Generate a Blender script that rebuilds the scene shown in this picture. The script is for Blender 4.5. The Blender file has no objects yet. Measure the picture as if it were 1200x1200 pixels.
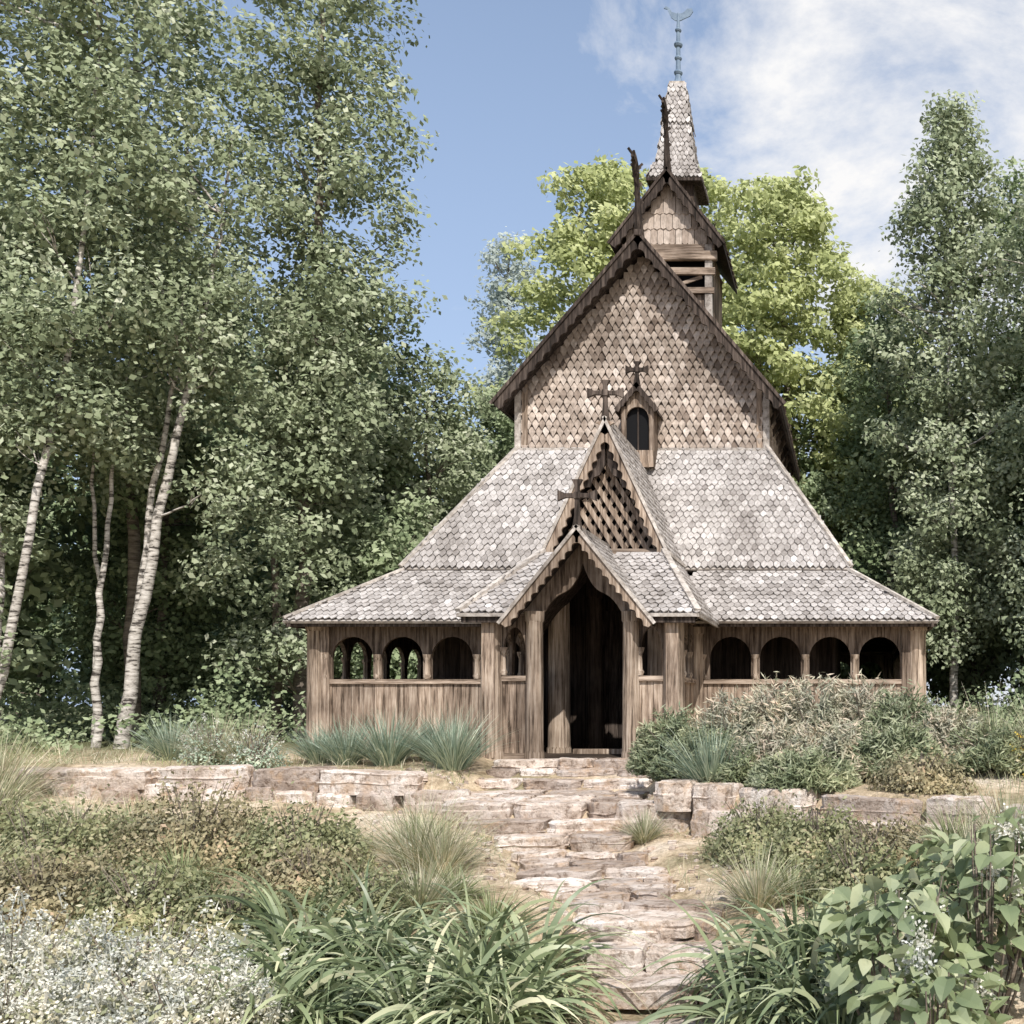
import bpy, math, random
import numpy as np
from mathutils import Vector
random.seed(7); RNG=np.random.default_rng(11)
scene=bpy.context.scene
R=math.radians

# ------------------------------------------------------------------ materials
def newmat(name):
    m=bpy.data.materials.new(name); m.use_nodes=True
    nt=m.node_tree; nt.nodes.clear()
    out=nt.nodes.new('ShaderNodeOutputMaterial')
    return m,nt,out
def ramp(nt,stops,src):
    r=nt.nodes.new('ShaderNodeValToRGB')
    el=r.color_ramp.elements
    while len(el)<len(stops): el.new(0.5)
    for e,(p,c) in zip(el,stops):
        e.position=p; e.color=(c[0],c[1],c[2],1)
    nt.links.new(src,r.inputs[0]); return r
def noise(nt,scale,detail=4,vec=None,rough=0.6,mapscale=None,coord='Object'):
    n=nt.nodes.new('ShaderNodeTexNoise'); n.inputs['Scale'].default_value=scale
    n.inputs['Detail'].default_value=detail; n.inputs['Roughness'].default_value=rough
    tc=nt.nodes.new('ShaderNodeTexCoord'); mp=nt.nodes.new('ShaderNodeMapping')
    nt.links.new(tc.outputs[coord],mp.inputs[0])
    if mapscale: mp.inputs['Scale'].default_value=mapscale
    nt.links.new(mp.outputs[0],n.inputs['Vector'])
    return n
def mix(nt,fac,a,b,mode='MIX'):
    m=nt.nodes.new('ShaderNodeMix'); m.data_type='RGBA'; m.blend_type=mode
    for v,i in ((fac,0),(a,6),(b,7)):
        if hasattr(v,'is_linked') or hasattr(v,'links'): nt.links.new(v,m.inputs[i])
        elif isinstance(v,(int,float)): m.inputs[i].default_value=v
        else: m.inputs[i].default_value=(v[0],v[1],v[2],1)
    return m.outputs[2]
def attr(nt,name='rnd'):
    a=nt.nodes.new('ShaderNodeAttribute'); a.attribute_name=name; return a.outputs['Fac']
def bump(nt,h,strength,dist=0.02):
    b=nt.nodes.new('ShaderNodeBump'); b.inputs['Strength'].default_value=strength
    b.inputs['Distance'].default_value=dist; nt.links.new(h,b.inputs['Height']); return b.outputs[0]
def principled(nt,out,col,rough=0.8,nrm=None,spec=0.3):
    p=nt.nodes.new('ShaderNodeBsdfPrincipled')
    if hasattr(col,'links'): nt.links.new(col,p.inputs['Base Color'])
    else: p.inputs['Base Color'].default_value=(*col,1)
    p.inputs['Roughness'].default_value=rough
    p.inputs['Specular IOR Level'].default_value=spec
    if nrm: nt.links.new(nrm,p.inputs['Normal'])
    if out: nt.links.new(p.outputs[0],out.inputs[0])
    return p

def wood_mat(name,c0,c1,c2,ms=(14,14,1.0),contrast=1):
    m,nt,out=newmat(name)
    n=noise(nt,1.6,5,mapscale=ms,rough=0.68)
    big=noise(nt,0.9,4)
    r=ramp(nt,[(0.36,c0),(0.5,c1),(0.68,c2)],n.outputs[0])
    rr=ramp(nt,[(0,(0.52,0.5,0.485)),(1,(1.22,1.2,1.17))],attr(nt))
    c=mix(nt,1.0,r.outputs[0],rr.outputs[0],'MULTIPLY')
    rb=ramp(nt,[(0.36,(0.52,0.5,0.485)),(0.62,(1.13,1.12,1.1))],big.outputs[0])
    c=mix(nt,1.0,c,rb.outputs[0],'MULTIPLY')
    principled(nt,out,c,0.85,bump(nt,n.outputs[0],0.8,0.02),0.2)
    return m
M={}
M['wood']=wood_mat('weathered_wood',(0.09,0.066,0.05),(0.34,0.265,0.21),(0.6,0.51,0.43))
M['post']=wood_mat('weathered_post',(0.1,0.075,0.057),(0.4,0.32,0.255),(0.66,0.575,0.495),ms=(18,18,.8))
M['wood_h']=wood_mat('weathered_wood_rail',(0.11,0.082,0.062),(0.36,0.285,0.23),(0.58,0.495,0.42),ms=(1,3,16))
M['dark']=wood_mat('tarred_wood',(0.02,0.016,0.013),(0.068,0.053,0.046),(0.165,0.135,0.118))
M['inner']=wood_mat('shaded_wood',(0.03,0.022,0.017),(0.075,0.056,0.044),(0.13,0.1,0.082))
M['pale']=wood_mat('pale_board',(0.3,0.27,0.245),(0.52,0.485,0.455),(0.7,0.665,0.635),ms=(6,6,6))
m_,nt_,o_=newmat('painted_dark_interior'); principled(nt_,o_,(.006,.006,.007),.7,None,.15); M['void']=m_  # near-black colour paints the unlit interior behind openings
def shingle_mat(name,stops,blo=.72,bhi=1.08):
    m,nt,out=newmat(name)
    r=ramp(nt,stops,attr(nt))
    n=noise(nt,9,4,mapscale=(3,3,1)); nb=noise(nt,0.8,5,rough=.68)
    rn=ramp(nt,[(0.3,(0.68,0.665,0.65)),(0.65,(1.13,1.13,1.13))],n.outputs[0])
    rb=ramp(nt,[(0.36,(blo,blo*.975,blo*.95)),(0.62,(bhi,bhi,bhi))],nb.outputs[0])
    c=mix(nt,1.0,r.outputs[0],rn.outputs[0],'MULTIPLY')
    c=mix(nt,1.0,c,rb.outputs[0],'MULTIPLY')
    principled(nt,out,c,0.8,bump(nt,n.outputs[0],0.4,0.01),0.25)
    return m
M['roof']=shingle_mat('grey_roof_shingle',[(0,(0.24,0.218,0.205)),(0.35,(0.39,0.365,0.35)),(0.7,(0.51,0.482,0.465)),(1,(0.63,0.605,0.59))])
M['wallsh']=shingle_mat('tan_wall_shingle',[(0,(0.17,0.13,0.104)),(0.3,(0.34,0.275,0.228)),(0.7,(0.5,0.425,0.365)),(1,(0.67,0.59,0.53))],.52,1.15)
M['roofdark']=shingle_mat('dark_roof_shingle',[(0,(0.06,0.045,0.04)),(0.5,(0.12,0.09,0.075)),(1,(0.2,0.16,0.14))])
def metal():
    m,nt,out=newmat('blue_grey_metal'); n=noise(nt,8)
    r=ramp(nt,[(0.3,(0.1,0.15,0.22)),(0.7,(0.19,0.26,0.34))],n.outputs[0])
    principled(nt,out,r.outputs[0],0.5,None,0.5); return m
M['metal']=metal()
def stone_mat(name,a,b,c,d):
    m,nt,out=newmat(name)
    n=noise(nt,2.6,5,rough=0.65); n2=noise(nt,14,6,rough=0.72); n3=noise(nt,4.0,5,rough=.7)
    r=ramp(nt,[(0.3,a),(0.48,b),(0.62,c)],n.outputs[0])
    rr=ramp(nt,[(0,(0.58,0.53,0.5)),(0.5,(0.97,0.94,0.92)),(1,(1.2,1.18,1.16))],attr(nt))
    col=mix(nt,1.0,r.outputs[0],rr.outputs[0],'MULTIPLY')
    rs=ramp(nt,[(0.38,(0.36,0.3,0.25)),(0.49,(1,1,1))],n2.outputs[0])
    col=mix(nt,0.8,col,rs.outputs[0],'MULTIPLY')
    li=ramp(nt,[(0.52,(0,0,0)),(0.64,(1,1,1))],n3.outputs[0])
    lf=nt.nodes.new('ShaderNodeRGBToBW'); nt.links.new(li.outputs[0],lf.inputs[0])
    ml=nt.nodes.new('ShaderNodeMath'); ml.operation='MULTIPLY'; ml.inputs[1].default_value=0.65
    nt.links.new(lf.outputs[0],ml.inputs[0])
    col=mix(nt,ml.outputs[0],col,d)
    principled(nt,out,col,0.9,bump(nt,n2.outputs[0],1.0,0.05),0.2)
    return m
M['stone']=stone_mat('limestone',(0.4,0.32,0.26),(0.68,0.59,0.52),(0.82,0.76,0.71),(0.54,0.37,0.24))
def bark(name,white=True):
    m,nt,out=newmat(name)
    n=noise(nt,3.0,4,mapscale=(1.2,1.2,5.5),rough=0.7)
    if white: st=[(0.4,(0.06,0.052,0.046)),(0.48,(0.42,0.385,0.345)),(0.62,(0.66,0.62,0.575))]
    else: st=[(0.35,(0.07,0.058,0.048)),(0.6,(0.24,0.2,0.165))]
    r=ramp(nt,st,n.outputs[0])
    principled(nt,out,r.outputs[0],0.85,bump(nt,n.outputs[0],0.5,0.02),0.2); return m
M['birch']=bark('birch_bark'); M['bark']=bark('brown_bark',False)
def leaf_mat(name,stops,trans=0.3,big=0.35,rough=0.55):
    m,nt,out=newmat(name)
    r=ramp(nt,stops,attr(nt))
    nb=noise(nt,big,2)
    rb=ramp(nt,[(0.35,(0.72,0.76,0.76)),(0.65,(1.22,1.18,1.1))],nb.outputs[0])
    c=mix(nt,1.0,r.outputs[0],rb.outputs[0],'MULTIPLY')
    p=principled(nt,None,c,rough,None,0.35)
    t=nt.nodes.new('ShaderNodeBsdfTranslucent'); nt.links.new(c,t.inputs[0])
    ms=nt.nodes.new('ShaderNodeMixShader'); ms.inputs[0].default_value=trans
    nt.links.new(p.outputs[0],ms.inputs[1]); nt.links.new(t.outputs[0],ms.inputs[2])
    nt.links.new(ms.outputs[0],out.inputs[0]); return m
def tleaf(name,stops,trans=0.28):
    m,nt,out=newmat(name)
    c=ramp(nt,stops,attr(nt)).outputs[0]
    p=nt.nodes.new('ShaderNodeBsdfDiffuse'); nt.links.new(c,p.inputs[0])
    t=nt.nodes.new('ShaderNodeBsdfTranslucent'); nt.links.new(c,t.inputs[0])
    ms=nt.nodes.new('ShaderNodeMixShader'); ms.inputs[0].default_value=trans
    nt.links.new(p.outputs[0],ms.inputs[1]); nt.links.new(t.outputs[0],ms.inputs[2])
    nt.links.new(ms.outputs[0],out.inputs[0]); return m
M['lf_birch']=tleaf('birch_leaves',[(0,(0.14,0.17,0.1)),(0.45,(0.31,0.36,0.22)),(0.85,(0.5,0.54,0.38)),(1,(0.64,0.66,0.52))])
M['lf_dark']=tleaf('forest_leaves',[(0,(0.09,0.125,0.068)),(0.5,(0.22,0.28,0.15)),(1,(0.44,0.5,0.3))])
M['lf_far']=tleaf('hazed_forest_leaves',[(0,(0.13,0.17,0.1)),(0.5,(0.29,0.355,0.2)),(1,(0.5,0.56,0.37))])  # aerial haze put into the leaf colour; near undergrowth shares it
M['lf_yel']=tleaf('maple_leaves',[(0,(0.27,0.31,0.13)),(0.5,(0.5,0.54,0.26)),(1,(0.7,0.72,0.42))],0.35)
M['lf_haze']=tleaf('hazed_distant_leaves',[(0,(0.36,0.41,0.38)),(0.5,(0.48,0.53,0.49)),(1,(0.62,0.67,0.62))],.4)  # pale bluish haze of distance painted into the leaf colour
M['lf_jun']=leaf_mat('juniper_needles',[(0,(0.13,0.15,0.1)),(0.35,(0.35,0.36,0.26)),(0.65,(0.52,0.49,0.38)),(1,(0.68,0.55,0.44))],0.15,1.6)
M['lf_jund']=leaf_mat('dark_juniper_needles',[(0,(0.08,0.105,0.06)),(0.5,(0.22,0.26,0.15)),(1,(0.44,0.45,0.3))],0.15,1.6)
M['lf_blue']=leaf_mat('fescue_blades',[(0,(0.14,0.2,0.15)),(0.5,(0.34,0.43,0.33)),(1,(0.6,0.66,0.54))],0.2,1)
M['lf_lily']=leaf_mat('daylily_leaves',[(0,(0.09,0.12,0.06)),(0.45,(0.24,0.295,0.165)),(0.8,(0.46,0.5,0.32)),(1,(0.66,0.64,0.46))],0.25,1.5,0.38)
M['lf_shr']=leaf_mat('shrub_leaves',[(0,(0.12,0.13,0.065)),(0.45,(0.28,0.3,0.16)),(0.8,(0.47,0.45,0.28)),(1,(0.56,0.42,0.3))],0.25,1.2)
M['lf_red']=leaf_mat('reddish_shrub_leaves',[(0,(0.14,0.12,0.07)),(0.45,(0.31,0.28,0.17)),(0.8,(0.48,0.41,0.27)),(1,(0.58,0.38,0.27))],0.25,1.2)
M['lf_big']=leaf_mat('viburnum_leaves',[(0,(0.13,0.17,0.08)),(0.5,(0.3,0.355,0.2)),(1,(0.54,0.56,0.38))],0.3,1.5,0.5)
M['lf_str']=leaf_mat('grass_blades',[(0,(0.2,0.23,0.12)),(0.4,(0.42,0.43,0.28)),(0.75,(0.64,0.58,0.43)),(1,(0.78,0.71,0.58))],0.25,1)
M['lf_grn']=leaf_mat('green_grass_blades',[(0,(0.13,0.17,0.07)),(0.5,(0.33,0.38,0.19)),(1,(0.58,0.58,0.36))],0.25,1)
M['petal']=leaf_mat('white_petals',[(0,(0.5,0.5,0.43)),(0.4,(0.74,0.73,0.67)),(1,(0.88,0.86,0.82))],0.25,2)
M['yellow']=leaf_mat('yellow_petals',[(0,(0.6,0.4,0.05)),(1,(0.8,0.65,0.15))],0.25,2)
def ground_mat():
    m,nt,out=newmat('sandy_ground')
    n=noise(nt,0.7,6,rough=0.65); n2=noise(nt,9,6,rough=0.75); n3=noise(nt,45,3,rough=0.7)
    r=ramp(nt,[(0.36,(0.3,0.27,0.17)),(0.46,(0.58,0.47,0.33)),(0.56,(0.74,0.62,0.47)),(0.7,(0.8,0.72,0.62))],n.outputs[0])
    r2=ramp(nt,[(0.35,(0.42,0.37,0.32)),(0.6,(1.12,1.1,1.08))],n2.outputs[0])
    c=mix(nt,0.8,r.outputs[0],r2.outputs[0],'MULTIPLY')
    r3=ramp(nt,[(0.3,(0.6,0.58,0.55)),(0.6,(1.1,1.1,1.1))],n3.outputs[0])
    c=mix(nt,0.6,c,r3.outputs[0],'MULTIPLY')
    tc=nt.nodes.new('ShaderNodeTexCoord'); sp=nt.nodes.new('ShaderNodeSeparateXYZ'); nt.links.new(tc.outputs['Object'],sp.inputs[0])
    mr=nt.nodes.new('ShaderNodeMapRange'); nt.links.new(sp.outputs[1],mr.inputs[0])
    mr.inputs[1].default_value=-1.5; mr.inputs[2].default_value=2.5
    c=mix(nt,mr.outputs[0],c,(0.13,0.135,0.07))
    principled(nt,out,c,0.95,bump(nt,n2.outputs[0],0.9,0.06),0.1); return m
M['ground']=ground_mat()

# ------------------------------------------------------------------ mesh tools
def link(ob,parent=None):
    scene.collection.objects.link(ob)
    if parent: ob.parent=parent
    return ob
def empty(name,loc=(0,0,0)):
    e=bpy.data.objects.new(name,None); e.location=loc; e.empty_display_size=0.3; scene.collection.objects.link(e); return e
def mesh_from(name,parts,mats,smooth_mats=()):
    Vs=[];LI=[];LS=[];RN=[];MI=[];off=0;lo=0
    for V,F,r,mi in parts:
        V=np.asarray(V,float); F=np.asarray(F,int)
        if len(F)==0: continue
        k,m=F.shape
        Vs.append(V); LI.append((F+off).ravel()); LS.append(lo+np.arange(k)*m)
        RN.append(np.broadcast_to(np.asarray(r,float),(k,))); MI.append(np.full(k,mi))
        off+=len(V); lo+=k*m
    V=np.concatenate(Vs);LI=np.concatenate(LI);LS=np.concatenate(LS);RN=np.concatenate(RN);MI=np.concatenate(MI)
    me=bpy.data.meshes.new(name)
    me.vertices.add(len(V)); me.vertices.foreach_set('co',V.astype(np.float32).ravel())
    me.loops.add(len(LI)); me.loops.foreach_set('vertex_index',LI.astype(np.int32))
    me.polygons.add(len(LS)); me.polygons.foreach_set('loop_start',LS.astype(np.int32))
    me.polygons.foreach_set('material_index',MI.astype(np.int32))
    me.polygons.foreach_set('use_smooth',np.isin(MI,list(smooth_mats)))
    me.update(calc_edges=True)
    a=me.attributes.new('rnd','FLOAT','FACE'); a.data.foreach_set('value',RN.astype(np.float32))
    for m in mats: me.materials.append(m)
    return me
def unit(a): return a/np.maximum(np.linalg.norm(a,axis=-1,keepdims=True),1e-9)
def leafq(C,N,L,W,r,mi=0,D=None):
    n=len(C); N=unit(N)
    T=RNG.normal(size=(n,3)) if D is None else D
    T=unit(T-(T*N).sum(1,keepdims=True)*N); B=np.cross(N,T)
    L=np.broadcast_to(L,(n,))[:,None]; W=np.broadcast_to(W,(n,))[:,None]
    V=np.stack([C-T*L/2,C+B*W/2-T*L*.05,C+T*L/2,C-B*W/2-T*L*.05],1).reshape(-1,3)
    F=np.arange(n*4).reshape(n,4); return (V,F,r,mi)
def tube(pts,rad,n=8,r=0.5,mi=0):
    pts=np.asarray(pts,float); k=len(pts); tan=unit(np.gradient(pts,axis=0))
    ref=np.array([0.13,0.97,0.05]) if abs(tan[0][1])<0.9 else np.array([1.0,0,0])
    A=unit(np.cross(tan,ref)); B=np.cross(tan,A)
    th=np.arange(n)*2*np.pi/n
    V=(pts[:,None]+np.asarray(rad)[:,None,None]*(np.cos(th)[None,:,None]*A[:,None]+np.sin(th)[None,:,None]*B[:,None])).reshape(-1,3)
    F=[]
    for i in range(k-1):
        for j in range(n): F.append((i*n+j,i*n+(j+1)%n,(i+1)*n+(j+1)%n,(i+1)*n+j))
    return (V,np.array(F),r,mi)
def smoothpath(pts,n=14,wob=0.0):
    pts=np.asarray(pts,float); t=np.linspace(0,len(pts)-1,n)
    out=np.stack([np.interp(t,np.arange(len(pts)),pts[:,i]) for i in range(3)],1)
    for _ in range(2): out[1:-1]=(out[:-2]+out[1:-1]*2+out[2:])/4
    if wob: out[1:]+=RNG.normal(size=(n-1,3))*wob*np.array([1,1,0])
    return out
def strips(base,D0,L,W,droop,r,mi=0,seg=5,fold=0.0):
    n=len(base); L=np.broadcast_to(L,(n,))[:,None]; W=np.broadcast_to(W,(n,))[:,None]; droop=np.broadcast_to(droop,(n,))[:,None]
    D=unit(D0); p=base.copy(); side=unit(np.cross(D,np.array([0,0,1.0]))+RNG.normal(size=(n,3))*0.15)
    rows=[]
    for i in range(seg+1):
        t=i/seg; w=W*(0.55+0.9*t if t<0.45 else (1-t)/0.58)*0.5
        w=np.maximum(w,0.0006)
        rows.append(np.stack([p-side*w,p+side*w],1))
        D=unit(D+np.array([0,0,-1.0])*droop/seg); p=p+D*L/seg
    V=np.stack(rows,1)
    V=V.reshape(-1,3); F=[]
    b=(np.arange(n)*(seg+1)*2)[:,None]
    for i in range(seg):
        F.append(np.concatenate([b+2*i,b+2*i+1,b+2*i+3,b+2*i+2],1))
    F=np.stack(F,1).reshape(-1,4); rr=np.repeat(np.broadcast_to(r,(n,)),seg)
    return (V,F,rr,mi)
def put(name,me,loc=(0,0,0),parent=None,rot=0,scale=1):
    ob=bpy.data.objects.new(name,me); ob.location=loc; ob.rotation_euler=(0,0,rot)
    ob.scale=(scale,)*3 if isinstance(scale,(int,float)) else scale
    return link(ob,parent)

class MB:
    def __init__(s): s.p=[]
    def add(s,V,F,r=None):
        byn={}
        for f in F: byn.setdefault(len(f),[]).append(f)
        r=random.random() if r is None else r
        for k,fs in byn.items(): s.p.append((np.array(V,float),np.array(fs),r,0))
    def beam(s,p0,p1,w,h,up=(0,0,1),r=None):
        p0=np.array(p0,float);p1=np.array(p1,float); d=unit(p1-p0); u=np.array(up,float)
        a=unit(np.cross(d,u)); u=np.cross(a,d); V=[]
        for p in (p0,p1):
            for x,y in ((-1,-1),(1,-1),(1,1),(-1,1)): V.append(p+a*w/2*x+u*h/2*y)
        s.add(V,[(3,2,1,0),(4,5,6,7),(0,1,5,4),(1,2,6,5),(2,3,7,6),(3,0,4,7)],r)
    def box(s,x0,x1,y0,y1,z0,z1,r=None):
        V=[(x,y,z) for z in (z0,z1) for x,y in ((x0,y0),(x1,y0),(x1,y1),(x0,y1))]
        s.add(V,[(3,2,1,0),(4,5,6,7),(0,1,5,4),(1,2,6,5),(2,3,7,6),(3,0,4,7)],r)
    def tube(s,pts,rad,n=12,r=None):
        r=random.random() if r is None else r
        t=tube(pts,rad,n,r); s.p.append(t)
        V=t[0]
        s.p.append((V[:n],np.array([list(range(n))[::-1]]),r,0)); s.p.append((V[-n:],np.array([list(range(n))]),r,0))
    def prism(s,poly,off,r=None):
        n=len(poly); P=np.array(poly,float); V=np.concatenate([P,P+np.array(off,float)])
        F=[tuple(range(n))[::-1],tuple(range(n,2*n))]+[(i,(i+1)%n,n+(i+1)%n,n+i) for i in range(n)]
        s.add(V,F,r)
    def shingles(s,O,U,Vv,poly,w=0.112,e=0.118,ln=1.6,tip=0.5,lift=0.018,jit=0.014,sig=.18):
        O=np.array(O,float);U=unit(np.array(U,float));Vv=unit(np.array(Vv,float));N=np.cross(U,Vv)
        P=np.array(poly,float)
        V=[O+U*a+Vv*b-N*0.02 for a,b in poly]; s.add(V,[tuple(range(len(V)))],0.3)
        u0,u1=P[:,0].min(),P[:,0].max(); v0,v1=P[:,1].min(),P[:,1].max()
        def inside(x,y):
            c=False;n=len(P);j=n-1
            for i in range(n):
                if (P[i,1]>y)!=(P[j,1]>y) and x<(P[j,0]-P[i,0])*(y-P[i,1])/(P[j,1]-P[i,1])+P[i,0]: c=not c
                j=i
            return c
        rows=int((v1-v0)/e)+2
        for j in range(rows):
            vb=v0+j*e-0.02
            for i in range(int((u1-u0)/w)+2):
                uc=u0+i*w+(w/2 if j%2 else 0)+random.uniform(-1,1)*jit*0.5
                if not inside(uc,vb+e*0.5): continue
                h=w/2-0.004; b=vb+random.uniform(-jit,jit); tp=min(vb+e*ln,v1)
                if tp-b<0.05: continue
                L=lift*random.uniform(0.8,1.8)
                pts=[(uc-h,tp,0.002),(uc-h,b+e*tip,L),(uc,b,L*1.1),(uc+h,b+e*tip,L),(uc+h,tp,0.002)]
                A=[O+U*a+Vv*bb+N*(c+0.012) for a,bb,c in pts]; B=[O+U*a+Vv*bb+N*(c-0.004) for a,bb,c in pts]
                s.add(A+B,[(0,1,2,3,4),(6,7,2,1),(7,8,3,2),(5,6,1,0),(8,9,4,3)],min(1,max(0,random.gauss(0.5,sig))))
    def obj(s,name,mat,parent=None,smooth=False):
        me=mesh_from(name,s.p,[mat],(0,) if smooth else ()); return put(name,me,parent=parent)

# ------------------------------------------------------------------ church
CH=empty('stave_church',(0,5,0))
def fin(mb,name,mat,smooth=False):
    o=mb.obj(name,mat,None,smooth); o.parent=CH; o.location=(0,-5,0); return o

GW,GY0,GY1=4.95,0.0,10.5
wood=MB(); rail=MB(); posts=MB(); dark=MB(); inner=MB(); pale=MB(); void=MB()
def arcade(T,s0,s1,centers,a=0.335,zr=1.12,zs=1.52,zt=2.02,th=0.07,bw=0.2):
    s=s0
    while s<s1-0.01:
        w=min(bw*random.uniform(0.75,1.2),s1-s)
        t=random.uniform(0,0.012)
        V=[T(x,y,z) for z in (-0.02,zr-0.02) for x,y in ((s+.004,t),(s+w-.004,t),(s+w-.004,th-0.01),(s+.004,th-0.01))]
        wood.add(V,[(3,2,1,0),(4,5,6,7),(0,1,5,4),(1,2,6,5),(2,3,7,6),(3,0,4,7)],random.uniform(.25,1)); s+=w
    def bx(mb,x0,x1,y0,y1,z0,z1,r=None):
        V=[T(x,y,z) for z in (z0,z1) for x,y in ((x0,y0),(x1,y0),(x1,y1),(x0,y1))]
        mb.add(V,[(3,2,1,0),(4,5,6,7),(0,1,5,4),(1,2,6,5),(2,3,7,6),(3,0,4,7)],r)
    bx(rail,s0,s1,-0.035,th+0.02,zr-0.03,zr+0.045,0.85)
    bx(rail,s0,s1,-0.02,th,-0.06,0.06,0.3)
    cs=sorted([c for c in centers if c-a>s0-0.02 and c+a<s1+0.02])
    x=s0
    for c in cs:
        if c-a>x+0.005:
            bx(wood,x,c-a,0.012,th-0.012,zr+0.045,zt,.1)
            if c-a-x<0.3:
                xm=(x+c-a)/2; n=[(zr+.05,.055),(zr+.1,.075),(zr+.14,.05),(zs-.05,.045),(zs,.07),(zs+.05,.08)]
                P=[T(xm,0.0,z) for z,_ in n]; posts.tube(P,[r*0.9 for _,r in n],8,0.6)
        K=12; prev=None
        for k in range(K+1):
            an=math.pi*(1-k/K); px=c+a*math.cos(an); pz=zs+0.34*math.sin(an)
            if prev:
                V=[T(prev[0],0,prev[1]),T(px,0,pz),T(px,0,zt),T(prev[0],0,zt),T(prev[0],th,prev[1]),T(px,th,pz),T(px,th,zt),T(prev[0],th,zt)]
                wood.add(V,[(0,1,2,3),(7,6,5,4),(4,5,1,0)],0.05)
            prev=(px,pz)
        x=c+a
    if s1>x+0.005: bx(wood,x,s1,0.012,th-0.012,zr+0.045,zt,.1)
    bx(rail,s0,s1,-0.03,th+0.03,zt,zt+0.1,0.2)
cen=[1.86,2.67,3.48,4.29]
arcade(lambda s,t,z:(s,GY0+t,z),-4.8,-1.28,[-c for c in cen])
arcade(lambda s,t,z:(s,GY0+t,z),1.28,4.8,cen)
ycs=[0.75+0.82*i for i in range(12)]
arcade(lambda s,t,z:(-GW+t,s,z),0.14,GY1-0.14,ycs)
arcade(lambda s,t,z:(GW-t,s,z),0.14,GY1-0.14,ycs)
arcade(lambda s,t,z:(s,GY1-t,z),-4.8,4.8,[-4.29+0.78*i for i in range(12)])
def post(x,y,r,z0=0,z1=2.1,mb=posts):
    n=[(z0-0.1,r*1.12),(z0+.06,r*1.12),(z0+.1,r*1.02),((z0+z1)/2,r*0.98),(z1-.16,r*0.93),(z1-.13,r*1.08),(z1,r*1.12)]
    mb.tube([(x,y,z) for z,_ in n],[q for _,q in n],14,random.uniform(.45,.9))
for x in (-GW+.06,GW-.06):
    for y in (0.06,GY1-.06): post(x,y,0.165)
for x in (-4.72,4.72):
    wood.box(x-.07,x+.07,-0.05,-0.003,-0.02,2.05)
def boards(mb,T,s0,s1,z0,z1,bw=0.24,th=0.05):
    s=s0
    while s<s1-0.01:
        w=min(bw*random.uniform(.8,1.2),s1-s); t=random.uniform(0,.012)
        V=[T(x,y,z) for z in (z0,z1) for x,y in ((s+.004,t),(s+w-.004,t),(s+w-.004,th),(s+.004,th))]
        mb.add(V,[(3,2,1,0),(4,5,6,7),(0,1,5,4),(1,2,6,5),(2,3,7,6),(3,0,4,7)]); s+=w
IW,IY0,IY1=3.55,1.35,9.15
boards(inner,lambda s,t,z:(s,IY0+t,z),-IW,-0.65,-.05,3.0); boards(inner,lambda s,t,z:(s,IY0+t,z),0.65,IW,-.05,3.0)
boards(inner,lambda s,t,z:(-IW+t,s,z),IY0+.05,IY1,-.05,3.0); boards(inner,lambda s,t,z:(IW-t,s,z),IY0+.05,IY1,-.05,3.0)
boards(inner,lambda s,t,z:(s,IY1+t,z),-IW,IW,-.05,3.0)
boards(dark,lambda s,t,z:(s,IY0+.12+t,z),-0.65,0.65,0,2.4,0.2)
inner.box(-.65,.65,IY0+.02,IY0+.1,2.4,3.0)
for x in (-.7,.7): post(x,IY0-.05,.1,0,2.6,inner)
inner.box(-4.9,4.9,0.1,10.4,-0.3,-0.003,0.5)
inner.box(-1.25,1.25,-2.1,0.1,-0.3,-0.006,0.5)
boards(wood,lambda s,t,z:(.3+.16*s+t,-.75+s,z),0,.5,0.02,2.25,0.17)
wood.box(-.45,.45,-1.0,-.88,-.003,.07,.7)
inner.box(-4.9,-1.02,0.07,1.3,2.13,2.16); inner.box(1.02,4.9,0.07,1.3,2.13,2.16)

roof=MB()
def ring(h0,ya0,yb0,z0,h1,ya1,yb1,z1,cut=None,e=0.118):
    def slope(A,B,C,D):
        A,B,C,D=map(np.array,(A,B,C,D)); U=unit(B-A); vv=D-A; v=vv-U*(vv@U); V=unit(v)
        P=[((q-A)@U,(q-A)@V) for q in (A,B,C,D)]
        return A,U,V,P
    def doit(A,B,C,D):
        A_,U,V,P=slope(A,B,C,D); roof.shingles(A_,U,V,P,e=e)
        N=np.cross(U,V)
        dark.add([A_-N*.05,np.array(B)-N*.05,np.array(C)-N*.05,np.array(D)-N*.05],[(3,2,1,0)],.3)
        pale.beam(A_-N*.02,np.array(B)-N*.02,0.04,0.045,up=N,r=.3)
        dark.beam(A_-N*.09+V*.04,np.array(B)-N*.09+V*.04,0.05,0.09,up=(0,0,1),r=.8)
    a=(-h0,ya0,z0);b=(h0,ya0,z0);c=(h1,ya1,z1);d=(-h1,ya1,z1)
    if cut:
        doit(a,(-cut,ya0,z0),(-cut,ya1,z1),d); doit((cut,ya0,z0),b,c,(cut,ya1,z1))
    else: doit(a,b,c,d)
    a2=(h0,yb0,z0);b2=(-h0,yb0,z0);c2=(-h1,yb1,z1);d2=(h1,yb1,z1)
    doit(a2,b2,c2,d2); doit(b,a2,d2,c); doit(b2,a,d,c2)
    for p,q in ((a,d),(b,c),(a2,d2),(b2,c2)):
        p=np.array(p)+[0,0,.045];q=np.array(q)+[0,0,.045]
        pale.beam(p,q,0.1,0.05,r=.55)
ring(5.2,-.42,10.92,2.09,3.68,.86,9.64,3.08,cut=1.15)
ring(3.82,.74,9.76,3.06,2.28,2.22,8.28,5.43,cut=None,e=0.125)
wall=MB()
gy=2.24; hw=2.27
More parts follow.
